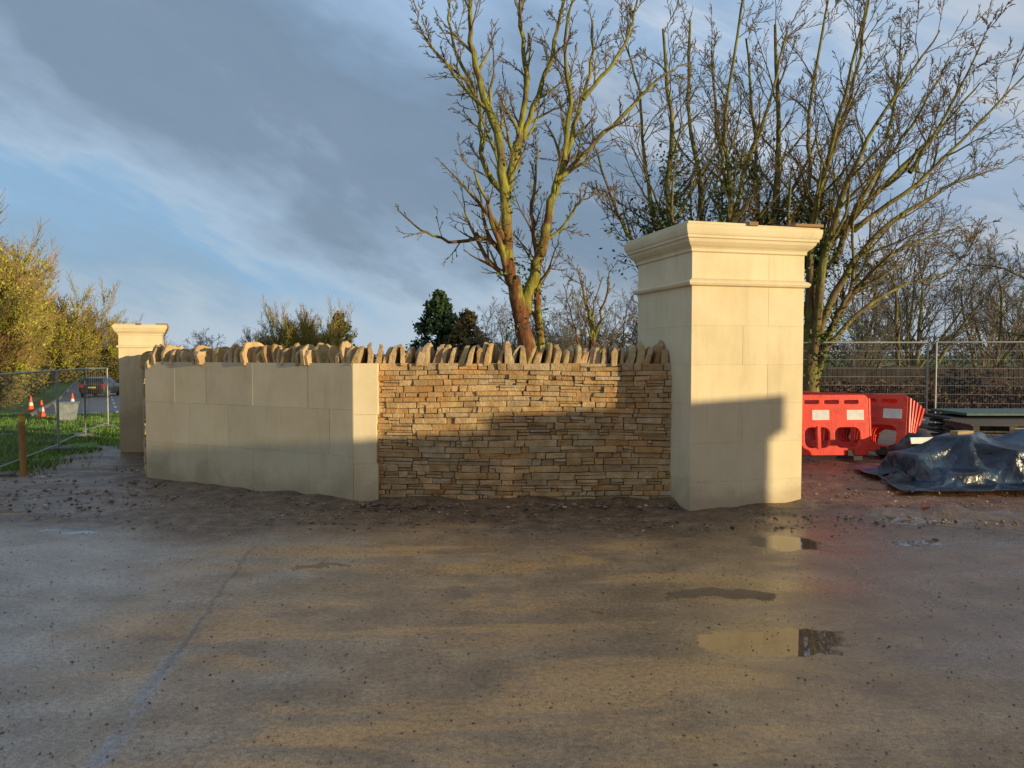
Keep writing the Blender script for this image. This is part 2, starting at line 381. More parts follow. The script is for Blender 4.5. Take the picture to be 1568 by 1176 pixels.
# ------------------------------------------------------------ walls
TOP=1.50
def stone_face(mb,p0,p1,z0f,z1,n,lmin=.10,lmax=.42,hmin=.044,hmax=.080,depth=.12):
    p0=Vector((*p0,0));p1=Vector((*p1,0)); L=(p1-p0).length; t=(p1-p0)/L; nn=Vector((*n,0)).normalized()
    z=z0f; ci=0
    while z<z1-.02:
        h=min(R(hmin,hmax),z1-z)
        if z1-z-h<.03: h=z1-z
        s=-R(0,.1); ci+=1
        wav=lambda s_,zq: .010*math.sin(s_*2.3+zq*4)*min(1,max(0,(z1-zq)/.1))*min(1,max(0,(zq-z0f)/.1))
        while s<L:
            l=R(lmin,lmax)*(1 if R(0,1)>.4 else .5); e=s+l
            a0=max(s,0)+.003; a1=min(e,L)-.003
            if L-e<.06: a1=L-.002; e=L+.01
            if a1-a0>.02:
                g=.0025
                rows=[(z,h)]
                if h>.06 and R(0,1)<.3:
                    k_=R(.4,.6); rows=[(z,h*k_),(z+h*k_,h*(1-k_))]
                for (zz,hh) in rows:
                    pr_=R(-.014,.020); j=lambda s_=.004:R(-s_,s_)
                    pts=[]
                    for top in(0,1):
                        for (aa,dd) in((a0,pr_+j(.008)),(a1,pr_+j(.008)),(a1,-depth),(a0,-depth)):
                            zq=(zz+g+j(.005)) if not top else (zz+hh-g+j(.005)); zq+=wav(aa,zz if not top else zz+hh)
                            q=p0+t*(aa+j(.006))+nn*dd; pts.append((q.x,q.y,zq))
                    k=R(.76,1.12); w_=R(0,1)
                    tint=(k*1.0,k*(.99 if w_<.7 else .88),k*(.98 if w_<.7 else .74),1)
                    if R(0,1)<.2: tint=(k*.98,k*1.04,k*1.2,1)
                    mb.hexa(pts,tint)
            s=e
        z+=h
def quadbox(mb,p0,p1,n,th,z0,z1,inset=0,tint=(1,1,1,1)):
    n=Vector(n).normalized(); a=Vector(p0)-n*inset; b_=Vector(p1)-n*inset; c=Vector(p1)-n*th; d_=Vector(p0)-n*th
    mb.prism([tuple(a),tuple(b_),tuple(c),tuple(d_)],z0,z1,tint)
def coping_run(mb,p0,p1,n,th,zb,hmin,hmax,lean=.25,flip=1,t0=.042,t1=.085,gp=(.010,.042)):
    p0=Vector((*p0,0));p1=Vector((*p1,0)); L=(p1-p0).length; t=(p1-p0)/L; nn=Vector((*n,0)).normalized()
    s=.03; i=0
    while s<L-.02:
        tk=R(t0,t1); h=R(hmin,hmax)*(R(.74,.92) if R(0,1)<.4 else 1.0); ln=lean*R(.0,1.5)*flip+R(-.10,.10)
        c=p0+t*(s+tk/2)-nn*(th/2+R(-.03,.03)); wd=th/2+R(-.07,.03)
        rot=R(-.22,.22)
        K_=11; base=len(mb.v); k=R(.74,1.08); tint=(k,k*R(.98,1.06),k*R(.95,1.15),1)
        ph=R(-.4,.4); pw=R(.6,1.1)
        prof=[]
        for q_ in range(K_):
            a=math.pi*q_/(K_-1); cxx=math.cos(a); sn_=math.sin(a)
            px_=math.copysign(abs(cxx)**pw,cxx)*wd*(1+R(-.08,.08)); pz=(sn_**.62)*h*(1+R(-.13,.09))+ (0 if q_ in(0,K_-1) else ph*px_*.3)
            prof.append((px_,max(pz,-.01)))
        prof=[(prof[0][0]*1.0,-.03)]+prof+[(prof[-1][0],-.03)]
        n_=len(prof)
        for side in(-1,1):
            for (px_,pz) in prof:
                thick=tk/2*(1-.42*(max(pz,0)/h)**2)+R(-.008,.008)
                off=side*thick+pz*math.tan(ln)+px_*rot
                v=c-nn*(-px_)+t*off; mb.v.append((v.x,v.y,zb+pz+R(-.006,.006))); mb.c.append(tint)
        mb.f.append(tuple(base+i_ for i_ in range(n_-1,-1,-1))); mb.f.append(tuple(base+n_+i_ for i_ in range(n_)))
        for i_ in range(n_):
            j=(i_+1)%n_; mb.f.append((base+i_,base+j,base+n_+j,base+n_+i_))
        mb.mi+=[0]*(n_+2)
        s+=tk+R(*gp); i+=1
wall=empty('dry_stone_garden_wall')
A=(-1.455,8.30);B=(1.86,8.24)
mb=MB(); stone_face(mb,A,B,-.08,TOP,(0,-1),.08,.36); o=mb.obj('coursed_stone_face',RUB,wall); bevel(o,.008,2)
mb=MB(); quadbox(mb,A,B,(0,-1),.45,-.15,TOP-.005,.022); mb.obj('wall_core',MORT,wall)
mb=MB(); coping_run(mb,(-1.72,8.22),(-1.2,8.28),(.02,-1),.40,TOP,.18,.23,.22); coping_run(mb,(-1.2,8.29),(1.80,8.25),(0,-1),.40,TOP,.17,.24,.22); o=mb.obj('upright_coping_stones',RUB,wall); bevel(o,.009,2)
P0=Vector((-1.70,8.2));P1=Vector((-4.63,9.7)); pd=(P1-P0).normalized(); pn=Vector((pd.y,-pd.x)); 
if pn.y>0: pn=-pn
pan=empty('ashlar_stone_wall')
mb=MB(); Lp=(P1-P0).length
for ci,(z0,z1) in enumerate([(-.15,.50),(.50,1.0),(1.0,TOP)]):
    cuts=[0,.62,1.45,2.2,2.75,Lp] if ci%2==0 else [0,.32,1.05,1.85,2.5,Lp]
    for a0,a1 in zip(cuts[:-1],cuts[1:]):
        q0=P0+pd*(a0+.0009);q1=P0+pd*(a1-.0009)
        quadbox(mb,q1,q0,pn,.12,z0+.0009,z1-.0009,R(-.0008,.0008),tn(.80,.90,.02))
for z0,z1,xx in((-.15,.42,-1.44),(.42,.95,-1.455),(.95,TOP,-1.44)):
    mb.prism([(-1.697,8.20),(xx,8.225),(xx,8.6),(-1.52,8.6)],z0+.0009,z1-.0009,tn(.97,1.02,.01))
o=mb.obj('ashlar_blocks',ASH,pan); bevel(o,.0012)
mb=MB(); quadbox(mb,P1,P0,pn,.42,-.15,TOP-.004,.004,(.68,.65,.6,1)); mb.obj('wall_core',ASH,pan)
mb=MB(); coping_run(mb,tuple(P1),tuple(P0),tuple(pn),.33,TOP,.17,.235,.22,-1,.035,.065,(.03,.07)); o=mb.obj('upright_coping_stones',RUB,pan); bevel(o,.008,1)
ret=empty('dry_stone_garden_wall')
C=(-9.3,19.4); D=(-4.63,9.7); rd_=(Vector(D)-Vector(C)).normalized(); rn=Vector((-rd_.y,rd_.x))
if rn.x>0: rn=-rn
mb=MB(); stone_face(mb,C,D,-1.0,TOP-.06,tuple(rn),.15,.5,.06,.11); o=mb.obj('coursed_stone_face',RUB,ret); bevel(o,.008)
mb=MB(); quadbox(mb,C,D,rn,.42,-1.2,TOP-.065,.025); mb.obj('wall_core',MORT,ret)
mb=MB(); coping_run(mb,C,D,tuple(rn),.40,TOP-.06,.15,.21,.12); o=mb.obj('upright_coping_stones',RUB,ret); bevel(o,.01)

# ------------------------------------------------------------ opposite side of the entrance (casts the long shadow)
TX,TY=-.53,-.848
def along_(tc_,off=0): 
    return Vector((TX,TY))*tc_+Vector((.848,-.53))*(14.85+off)
opp=empty('opposite_entrance_wall')
def slab(mb,t0,t1,o0,o1,z0,z1,tint=(1,1,1,1)):
    mb.prism([tuple(along_(t0,o0)),tuple(along_(t0,o1)),tuple(along_(t1,o1)),tuple(along_(t1,o0))][::-1],z0,z1,tint)
mb=MB(); slab(mb,-8.27,-7.0,-.6,.6,-.1,2.24); slab(mb,-8.33,-6.94,-.66,.66,2.24,2.30); slab(mb,-8.40,-6.87,-.73,.73,2.30,2.57)
slab(mb,-6.99,9,-.2,.2,-.1,2.40); slab(mb,-6.86,9,-.26,.26,2.40,2.46)
mb.obj('pier_and_wall_run',ASH,opp)

# ------------------------------------------------------------ rubble & grit
def rocks(name,pts,m,flat=.6):
    ico=[]; ph=(1+5**.5)/2
    for a_,b_ in((1,ph),(-1,ph),(1,-ph),(-1,-ph)): ico+=[(0,a_,b_),(a_,b_,0),(b_,0,a_)]
    ico=np.array(ico)/math.hypot(1,ph)
    from itertools import combinations
    dd=lambda i,j:np.linalg.norm(ico[i]-ico[j])
    fs=[c for c in combinations(range(12),3) if all(dd(a_,b_)<1.1 for a_,b_ in combinations(c,2))]
    Fs=[]
    for c in fs:
        nrm=np.cross(ico[c[1]]-ico[c[0]],ico[c[2]]-ico[c[0]])
        Fs.append(c if nrm.dot(ico[c[0]])>0 else (c[0],c[2],c[1]))
    Fs=np.array(Fs); Vs=[];FF=[];CC=[]
    for k,(x,y,z,s) in enumerate(pts):
        a_=R(0,6.28); sc=np.array([s*R(.7,1.4),s*R(.7,1.2),s*flat*R(.6,1.1)])
        v=ico*sc*(1+np.random.uniform(-.25,.25,(12,1)))
        c_,s_=math.cos(a_),math.sin(a_); v=np.stack([v[:,0]*c_-v[:,1]*s_,v[:,0]*s_+v[:,1]*c_,v[:,2]],-1)+[x,y,z]
        Vs.append(v); FF.append(Fs+12*k); g=R(.5,1.3)*(2.2 if R(0,1)<.14 else 1); CC+=[(g,g*R(.92,1.04),g*R(.8,1.1),1)]*12
    return np_mesh(name,np.concatenate(Vs),np.concatenate(FF),m,col=CC)
def grit_b(nb,p):
    c=nb.mix(1,nb.ramp(nb.noise(nb.geo(),30,2),[(.3,(.13,.085,.055)),(.7,(.26,.185,.125))]),nb.attr('tint'),'MULTIPLY')
    nb._in(p.inputs['Base Color'],c); p.inputs['Roughness'].default_value=.65
GRIT=mat('mud_covered_stone',grit_b)
pts=[]
for _ in range(2200):
    x=R(-6.5,6.5); y=7.5+random.gauss(.1,.40)
    if x<-1.7: y+=(-1.7-x)*.45*R(0,1)
    if x>1.7 and x<3.2 and y>7.75: continue
    pts.append((x,y,h1(x,y)+.002,abs(random.gauss(0,.008))+.004))
for _ in range(300):
    x=R(-1.6,1.7); y=8.15-abs(random.gauss(0,.14)); pts.append((x,y,.02,R(.01,.035)))
for _ in range(220):
    s_=R(0,1); q=P0.lerp(P1,s_)+pn*abs(random.gauss(0,.16)); pts.append((q.x,q.y,.02,R(.008,.03)))
for _ in range(900):
    x=R(3.2,10); y=R(7.0,12); pts.append((x,y,h1(x,y)+.01,R(.006,.024)))
for _ in range(1300):
    x=R(-11,-4); y=R(7.5,16); pts.append((x,y,h1(x,y)+.01,R(.008,.03)))
rocks('rubble_stones',pts,GRIT)
pts=[]
for _ in range(2800):
    y=2.2+5*R(0,1)**1.2; x=R(-.72,.72)*y; pts.append((x,y,.003,abs(random.gauss(0,.0028))+.0015))
rocks('gravel',pts,GRIT)

# ------------------------------------------------------------ trees
random.seed(7); np.random.seed(7)
def rv(): return Vector((random.gauss(0,1),random.gauss(0,1),random.gauss(0,1)))
class Tree:
    def __init__(s): s.seg=[]; s.tips=[]
    def poly(s,pts,rad):
        n=len(pts); T=[]
        for i in range(n):
            a=pts[max(0,i-1)]; b_=pts[min(n-1,i+1)]; T.append((b_-a).normalized())
        for i in range(n-1): s.seg.append((*pts[i],*pts[i+1],*T[i],*T[i+1],rad[i],rad[i+1]))
    def branch(s,p,d,L,r,lev,cfg):
        st=cfg['step'][min(lev,len(cfg['step'])-1)]; n=max(3,int(L/st)); d=d.normalized(); pts=[p.copy()]; rad=[r]; ds=[d.copy()]
        for i in range(n):
            d=(d+rv()*cfg['wig']+Vector((0,0,cfg['up']))).normalized()
            p=p+d*(L/n); pts.append(p.copy()); rad.append(max(cfg['rmin'],r*(1-.8*(i+1)/n))); ds.append(d.copy())
        s.poly(pts,rad)
        if lev>=cfg['max']: s.tips.append(p); return
        s.kids(pts,rad,ds,L,lev,cfg)
    def kids(s,pts,rad,ds,L,lev,cfg,start=.12):
        n=len(pts); k=cfg['kids'][min(lev,len(cfg['kids'])-1)]
        for c in range(k):
            f_=start+(1-start)*(c+R(0,1))/k; i=min(n-2,int(f_*(n-1))); fr=f_*(n-1)-i
            pp=pts[i].lerp(pts[i+1],min(1,fr)); dd=ds[min(i,len(ds)-1)]
            ax=dd.cross(rv()).normalized(); ang=R(*cfg['ang']); nd=(Matrix.Rotation(ang,3,ax)@dd)
            l=L*R(*cfg['len'])*(1.15-.6*f_); rr=max(cfg['rmin'],rad[i]*R(.35,.58))
            s.branch(pp,nd,l,rr,lev+1,cfg)
    def limb(s,pts2,scale,r0,r1,cfg,L=None,dep=.6,start=.25,y0=0):
        ph=R(0,6.28); am=R(-dep,dep); raw=[]
        for i,(u,v) in enumerate(pts2):
            f_=i/(len(pts2)-1); raw.append(Vector((u*scale,y0+am*f_**1.3+.12*math.sin(ph+5*f_),v*scale)))
        pts=[]; m=len(raw)
        for i in range(m-1):
            a=raw[max(0,i-1)];b_=raw[i];c=raw[i+1];d_=raw[min(m-1,i+2)]
            for k in range(5):
                t_=k/5; pts.append(.5*((2*b_)+(c-a)*t_+(2*a-5*b_+4*c-d_)*t_*t_+(3*b_-a-3*c+d_)*t_**3)+rv()*.018)
        pts.append(raw[-1]); n=len(pts)
        rad=[r0+(r1-r0)*(i/(n-1))**.65 for i in range(n)]
        rad=[q*(1+.16*mn.noise(Vector((i*.7,ph,0)))) for i,q in enumerate(rad)]
        s.poly(pts,rad); ds=[(pts[min(n-1,i+1)]-pts[max(0,i-1)]).normalized() for i in range(n)]
        LL=sum((pts[i+1]-pts[i]).length for i in range(n-1))
        s.kids(pts,rad,ds,L or LL*.75,0,cfg,start)
    def mesh(s,name,mats,thr=.03,parent=None):
        S=np.array(s.seg,dtype=np.float64)
        big=np.maximum(S[:,12],S[:,13])>thr
        Vs=[];Fs=[];MI=[];off=0
        for msk,k,mi in((big,9,0),(~big,3,1)):
            Q=S[msk]
            if len(Q)==0: continue
            ref=np.array([.31,.93,.2]); 
            def ring(P_,T_,r_):
                T_=T_/np.linalg.norm(T_,axis=1,keepdims=True)
                u=np.cross(T_,ref); u/=np.linalg.norm(u,axis=1,keepdims=True)+1e-9; w_=np.cross(T_,u)
                a_=2*np.pi*np.arange(k)/k
                return P_[:,None,:]+(u[:,None,:]*np.cos(a_)[None,:,None]+w_[:,None,:]*np.sin(a_)[None,:,None])*r_[:,None,None]
            A_=ring(Q[:,0:3],Q[:,6:9],Q[:,12]); B_=ring(Q[:,3:6],Q[:,9:12],Q[:,13])
            v=np.concatenate([A_,B_],1).reshape(-1,3); n=len(Q)
            base=(np.arange(n)*2*k)[:,None]+off; i_=np.arange(k)[None,:]; j_=(i_+1)%k
            f_=np.stack([base+i_,base+j_,base+k+j_,base+k+i_],-1).reshape(-1,4)
            Vs.append(v);Fs.append(f_);MI.append(np.full(len(f_),mi)); off+=len(v)
        return np_mesh(name,np.concatenate(Vs),np.concatenate(Fs),mats,mi=np.concatenate(MI),smooth=True,parent=parent)
def leaves(name,C_,size,m,parent=None):
    C_=np.asarray(C_); n=len(C_); a=np.random.normal(size=(n,3)); a/=np.linalg.norm(a,axis=1,keepdims=True)
    b_=np.random.normal(size=(n,3)); b_=np.cross(a,b_); b_/=np.linalg.norm(b_,axis=1,keepdims=True)
    s=size*np.random.uniform(.5,1.3,(n,1))
    V_=np.stack([C_-a*s,C_+b_*s*.5,C_+a*s,C_-b_*s*.5],1).reshape(-1,3)
    return np_mesh(name,V_,np.arange(4*n).reshape(n,4),m,parent=parent)
def bark_b(c_low,c_hi,c_moss,zlo,zhi,mossamt):
    def f(nb,p):
        P=nb.geo(); Z=nb.sep(P)[2]; n=nb.noise(nb.vm('MULTIPLY',P,(6,6,1.6)),2.2,4,.65); n2=nb.noise(P,1.8,3,.6)
        c=nb.mix(nb.mr(Z,zlo,zhi),c_low,c_hi)
        c=nb.mix(nb.m('MULTIPLY',nb.mr(nb.m('ADD',n2,nb.m('MULTIPLY',nb.mr(Z,zlo,zhi),.08)),.45,.60),mossamt),c,c_moss)
        c=nb.mix(.9,c,nb.ramp(n,[(.3,(.2,.2,.2)),(.7,(.75,.75,.75))]),'OVERLAY')
        nb._in(p.inputs['Base Color'],c); p.inputs['Roughness'].default_value=.95; p.inputs['Specular IOR Level'].default_value=.2
        nb._in(p.inputs['Normal'],nb.bump(n,.9,.04))
    return f
BARK=mat('mossy_bark',bark_b((.18,.075,.036),(.17,.13,.07),(.25,.24,.045),3.0,5.5,.85))
BARK2=mat('ivy_grey_bark',bark_b((.17,.115,.06),(.18,.145,.075),(.21,.20,.05),2,7,.8))
TWIG=mat('twig_bark',col=(.20,.15,.08),rough=.9,var=.35,vscale=1.5,spec=.2)
TWIGR=mat('reddish_twig_bark',col=(.18,.15,.12),rough=.9,var=.3,vscale=.5,spec=.2)
IVY=mat('ivy_leaves',col=(.06,.095,.018),rough=.5,var=.5,vscale=3)
cfgA=dict(step=[.22,.18,.14,.12],wig=.13,up=.07,rmin=.0062,max=3,kids=[14,8,6,3],ang=(.4,.95),len=(.3,.5))

main=empty('mossy_bare_tree',(.60,15,0))
T=Tree(); sc=.01273
cfg=dict(cfgA); cfg['len']=(.2,.4)
L_=[([(20,0),(5,60),(-22,130),(-40,210),(-50,250),(-57,330),(-66,430),(-92,510),(-108,590),(-102,680)],.25,.03),
 ([(-32,170),(-18,235),(2,300),(14,370),(36,430),(56,500),(76,570),(82,660)],.15,.022),
 ([(30,0),(14,60),(-4,150),(-8,240),(-12,290),(-16,360),(-6,450)],.14,.02),
 ([(-48,250),(-84,302),(-134,294),(-184,312),(-219,342)],.065,.012),
 ([(-56,370),(-38,450),(-26,540),(-36,620),(-34,700)],.10,.02),
 ([(-50,400),(-26,470),(4,550),(24,620),(40,700)],.085,.02),
 ([(22,390),(70,440),(132,500),(182,550),(224,575)],.07,.015),
 ([(-54,360),(-92,420),(-98,510),(-138,610),(-150,690)],.075,.018),
 ([(30,420),(40,500),(30,580),(50,680)],.07,.015),
 ([(-10,290),(30,320),(60,360),(110,380)],.045,.012),
 ([(60,510),(110,570),(140,640),(150,700)],.05,.015),
 ([(-85,490),(-120,540),(-170,580),(-190,640)],.045,.012)]
for pts2,r0,r1 in L_:
    c=dict(cfg)
    if pts2[0][0]==-48: c['kids']=[9,4,3,2]; c['up']=.12
    T.limb(pts2,sc,r0,r1,c,dep=1.1,start=.36 if pts2[0][1]<200 else .12)
T.mesh('trunk_and_branches',[BARK,TWIG],.02,main)
S=np.array(T.seg); sel=S[(S[:,12]>.06)&(S[:,2]>1.6)&(S[:,2]<5.6)]
pick=sel[np.random.randint(len(sel),size=2600)]
cl_=pick[:,0:3]+np.random.normal(size=(2600,3))*(.05+pick[:,12:13]*.55)
keep=np.array([mn.noise(Vector(c*1.7))>.05 for c in cl_]); 
leaves('ivy',cl_[keep],.045,IVY,main)

def group(name,loc,limbs,scale,cfg,ivy=None,mats=(BARK2,TWIG),dep=1.3,thr=.02,rk=1.12):
    root=empty(name,loc); T=Tree()
    for pts2,r0,r1 in limbs: T.limb(pts2,scale,r0*rk,r1*.8,cfg,dep=dep,start=.22)
    T.mesh('trunk_and_branches',list(mats),thr,root)
    if ivy:
        z0,z1,n,sp,sz=ivy; S=np.array(T.seg); sel=S[(S[:,12]>.05)&(S[:,2]>z0)&(S[:,2]<z1)]
        pick=sel[np.random.randint(len(sel),size=n)]; c=pick[:,0:3]+np.random.normal(size=(n,3))*sp
        k=np.array([mn.noise(Vector(q*1.1))+.1>0 for q in c]); leaves('ivy',c[k],sz,IVY,root)
    return root
cfgB=dict(cfgA); cfgB.update(kids=[15,8,5,3],len=(.24,.46),rmin=.0075,step=[.3,.25,.2,.18],wig=.11)
s=.0161
group('ivy_clad_bare_tree',(4.3,19,-.2),[
 ([(0,0),(-5,150),(-15,260),(-30,340),(-25,450),(-40,600)],.17,.04),
 ([(0,40),(10,180),(20,280),(25,380),(10,480),(15,640)],.15,.035),
 ([(0,60),(30,200),(60,290),(90,400),(120,480),(150,600)],.13,.03),
 ([(-5,100),(-50,220),(-90,300),(-120,380),(-140,450)],.09,.02),
 ([(10,150),(50,240),(60,350),(50,460),(70,640)],.12,.03),
 ([(-5,180),(-40,290),(-60,400),(-70,520),(-100,620)],.09,.02)],s,cfgB,(2.5,6.6,13000,.26,.06))
group('ivy_clad_bare_tree',(6.8,19.6,-.2),[
 ([(0,0),(0,200),(-5,330),(5,450),(0,640)],.20,.04),
 ([(0,150),(-40,250),(-70,350),(-90,450),(-100,600)],.13,.03),
 ([(0,180),(35,290),(60,400),(90,500),(110,640)],.13,.03),
 ([(0,200),(-25,300),(-30,420),(-45,620)],.11,.03),
 ([(0,120),(-15,260),(30,360),(30,480),(50,640)],.11,.03)],s,cfgB,(3.0,5.6,9000,.28,.06))
group('spreading_bare_tree',(7.4,19,-.2),[
 ([(0,0),(-3,110),(5,190),(22,260),(70,320),(140,390),(210,460),(280,540)],.22,.02),
 ([(0,80),(50,180),(120,255),(200,295),(300,325)],.11,.015),
 ([(0,90),(10,250),(40,370),(90,470),(160,580)],.13,.02),
 ([(5,140),(60,250),(150,330),(240,380),(325,410)],.11,.015),
 ([(0,140),(-10,300),(10,450),(30,600)],.12,.02),
 ([(10,110),(90,185),(160,220),(240,245),(290,285)],.07,.012),
 ([(30,250),(80,360),(150,460),(200,560)],.08,.02),
 ([(60,300),(150,370),(250,470),(330,560)],.07,.015),
 ([(140,385),(200,480),(245,600)],.06,.015),
 ([(110,440),(130,530),(150,640)],.05,.015),
 ([(0,60),(30,150),(60,220),(60,330),(110,420)],.09,.015)],s,cfgB,(1.0,4.6,3500,.16,.05),dep=1.8)
cfgS=dict(cfgA); cfgS.update(kids=[9,5,3,2],len=(.25,.45),rmin=.007)
group('slender_bare_tree',(1.75,17,-.2),[([(0,0),(2,140),(-5,200),(-20,260)],.10,.015),([(0,130),(15,190),(25,250)],.05,.012),([(0,90),(-25,160),(-45,230)],.04,.01),([(0,110),(30,150),(60,180)],.03,.01)],.0144,cfgS,mats=(BARK,TWIG),dep=.5)
group('bare_tree',(18.6,25,-.2),[([(0,0),(0,150),(-20,250),(-60,330),(-90,400)],.2,.02),([(0,100),(-60,180),(-110,220),(-150,230)],.1,.015),([(0,130),(40,250),(30,400)],.1,.02),([(0,60),(-50,110),(-100,120),(-130,150)],.07,.012)],.021,cfgB,mats=(BARK2,TWIGR),rk=.8)

def crown(name,h,stems,spread,cfg,r,thr=.04,mats=(BARK2,TWIGR)):
    T=Tree()
    for i in range(stems):
        a=R(0,6.28); b_=R(.05,spread)
        d_=Vector((math.cos(a)*b_,math.sin(a)*b_,1)); T.branch(Vector((math.cos(a)*.15,math.sin(a)*.15,-.3)),d_,h*R(.75,1.05),r*R(.6,1),0,cfg)
    o=T.mesh(name,list(mats),thr); return o,T
cfgD=dict(step=[.5,.4,.3,.3],wig=.10,up=.06,rmin=.010,max=3,kids=[12,7,5,3],ang=(.35,.95),len=(.32,.52))
base,TD=crown('distant_bare_tree',7.2,6,.65,cfgD,.12)
base.location=(19.0,37,-.4); base.scale=(1.15,1.15,1.2)
def inst(src,name,loc,rot,sc_):
    o=bpy.data.objects.new(name,src.data); COL.objects.link(o); o.location=loc; o.rotation_euler=(0,0,rot); o.scale=sc_ if isinstance(sc_,tuple) else (sc_,)*3; return o
for (x,y,rz,k) in[(23.5,38,1,1.1),(27.5,41,4,.95),(21.5,47,.4,1.1),(4.2,42,3,.72),(6.6,44,5,.78),(-1.0,46,1,.75),(1.8,48,2,.75),(-24,62,3,.70),(-26.5,64,.3,.66),(30,40,2,.85),(8.5,40,1.2,.7),(3.0,38,2.2,.55),(16,36,5.2,.6)]:
    inst(base,'distant_bare_tree',(x,y,h1(x,y)-.1),rz,k)
WT=mat('willow_twigs',col=(.36,.24,.10),rough=.85,var=.3,vscale=.8,spec=.2)
WL=mat('willow_buds_and_lichen',col=(.33,.34,.045),rough=.8,var=.45,vscale=.6,spec=.2)
cfgW=dict(step=[.5,.4,.3],wig=.10,up=.10,rmin=.012,max=2,kids=[22,12,4],ang=(.3,.75),len=(.3,.5))
wroot=empty('willow_bush',(-33.4,46,-1.4)); wroot.scale=(1.5,1.5,1.72)
T=Tree()
for i in range(34):
    a=R(0,6.28); b_=R(.1,.85); T.branch(Vector((math.cos(a)*R(0,1.2),math.sin(a)*R(0,1.2),-.3)),Vector((math.cos(a)*b_,math.sin(a)*b_,1)),R(3.2,6.8),R(.03,.07),0,cfgW)
wm=T.mesh('stems',[WT,WT],.04,wroot)
S=np.array(T.seg); S=S[S[:,12]<.04]; nn_=64000; pk=S[np.random.randint(len(S),size=nn_)]
c=pk[:,0:3]+np.random.normal(size=(nn_,3))*.10; c=c[(np.random.rand(len(c))>(c[:,2]/7.2)**1.7)]
kk=np.array([mn.noise(Vector(q_*.8))>-.22 for q_ in c]); c=c[kk]
wl=leaves('buds_and_leaves',c,.068,WL,wroot)
def inst_group(src,name,loc,rot,k):
    e=empty(name,loc,rot); e.scale=(k,k,k) if not isinstance(k,tuple) else k
    for ch in src.children:
        o=bpy.data.objects.new(ch.name.split('.')[0],ch.data); COL.objects.link(o); o.parent=e
    return e
for (x,y,rz,k) in[(-38,50,2.2,1.75),(-42.5,63,4,(1.5,1.5,1.75)),(-39,56,5,1.15),(-30,41.5,.5,.6),(-54,90,1,1.75),(-50.0,95,2.6,1.2),(-46.5,97,3.6,.95),(-15.6,58,1,(.85,.85,1.05)),(-17.8,60,2.2,(.8,.8,.88)),(-19.5,61,2,.6)]:
    inst_group(wroot,'willow_bush',(x,y,h1(x,y)-.1),rz,k)
EV=mat('conifer_foliage',col=(.035,.07,.02),rough=.7,var=.5,vscale=1.2)
def conifer(name,loc,h,w_,n,ms=EV,pw=1.5):
    root=empty(name,loc); mb=MB(); mb.cyl((0,0,0),(0,0,h*.9),.14,8,0,.02); mb.obj('trunk',BARK2,root)
    C_=[]
    nb_=150
    for i in range(nb_):
        f_=R(0.02,1); a=R(0,6.28); rr=w_*(1-f_**pw)*R(.65,1.12)+.12; z_=h*(.04+.96*f_)
        for k in range(n//nb_):
            t_=R(.25,1)**.6; C_.append((math.cos(a)*rr*t_+random.gauss(0,.12),math.sin(a)*rr*t_+random.gauss(0,.12),z_-.12*t_+random.gauss(0,.12)+.3*t_*t_))
    leaves('foliage',C_,.14,ms,root)
    return root
conifer('evergreen_tree',(-4.7,50,-.8),6.2,2.1,15000,EV,2.2)
conifer('evergreen_tree',(-13.4,60,-1.2),5.8,2.2,9000)
EV2=mat('shrub_foliage',col=(.14,.11,.04),rough=.8,var=.5,vscale=1.2)
conifer('deciduous_shrub',(-2.8,49,-.8),4.9,1.9,8000,EV2,2.5)
HM=mat('hedge_twigs',col=(.11,.09,.05),rough=.9,var=.5,vscale=.25)
C_=[]
def belt(x0,y0,x1,y1,h,n,th=1.2):
    for _ in range(n):
        t_=R(0,1); hh=h*(.75+.45*mn.noise(Vector((t_*abs(x1-x0)*.25,y0*.1,0)))); x=x0+(x1-x0)*t_+random.gauss(0,.2); y=y0+(y1-y0)*t_+random.gauss(0,th)
        C_.append((x,y,h1(x,y)+hh*R(0,1)**.75))
belt(-80,105,90,95,5.0,30000); belt(-20,72,10,70,3.9,7000)
leaves('distant_hedge',C_,.22,HM)
C_=[]
HB=mat('bramble_hedge',col=(.15,.13,.045),rough=.9,var=.5,vscale=.5)
rd=Vector((-.47,.883)).normalized(); rnv=Vector((rd.y,-rd.x)); rc=Vector((-34.5,66))
for _ in range(26000):
    k_=R(0,1)
    if k_<.6: t_=R(-30,28); of=-6.2+random.gauss(0,.5)
    else: t_=28+random.gauss(0,.8); of=R(-22,12)
    q_=rc+rd*t_+rnv*of
    C_.append((q_.x,q_.y,h1(q_.x,q_.y)+(2.0 if k_<.6 else 3.0)*R(0,1)**.8))
leaves('hedgerow',C_,.13,HB)
C_=[]
for _ in range(20000):
    x=R(6.5,24); y=23.0+random.gauss(0,.4); C_.append((x,y,-.2+1.25*R(0,1)**1.3*(.7+1.0*max(-.4,mn.noise(Vector((x*.8,0,0)))))))
leaves('bramble_hedge',C_,.055,mat('bramble_twigs',col=(.12,.068,.04),rough=.9,var=.5,vscale=1.5))

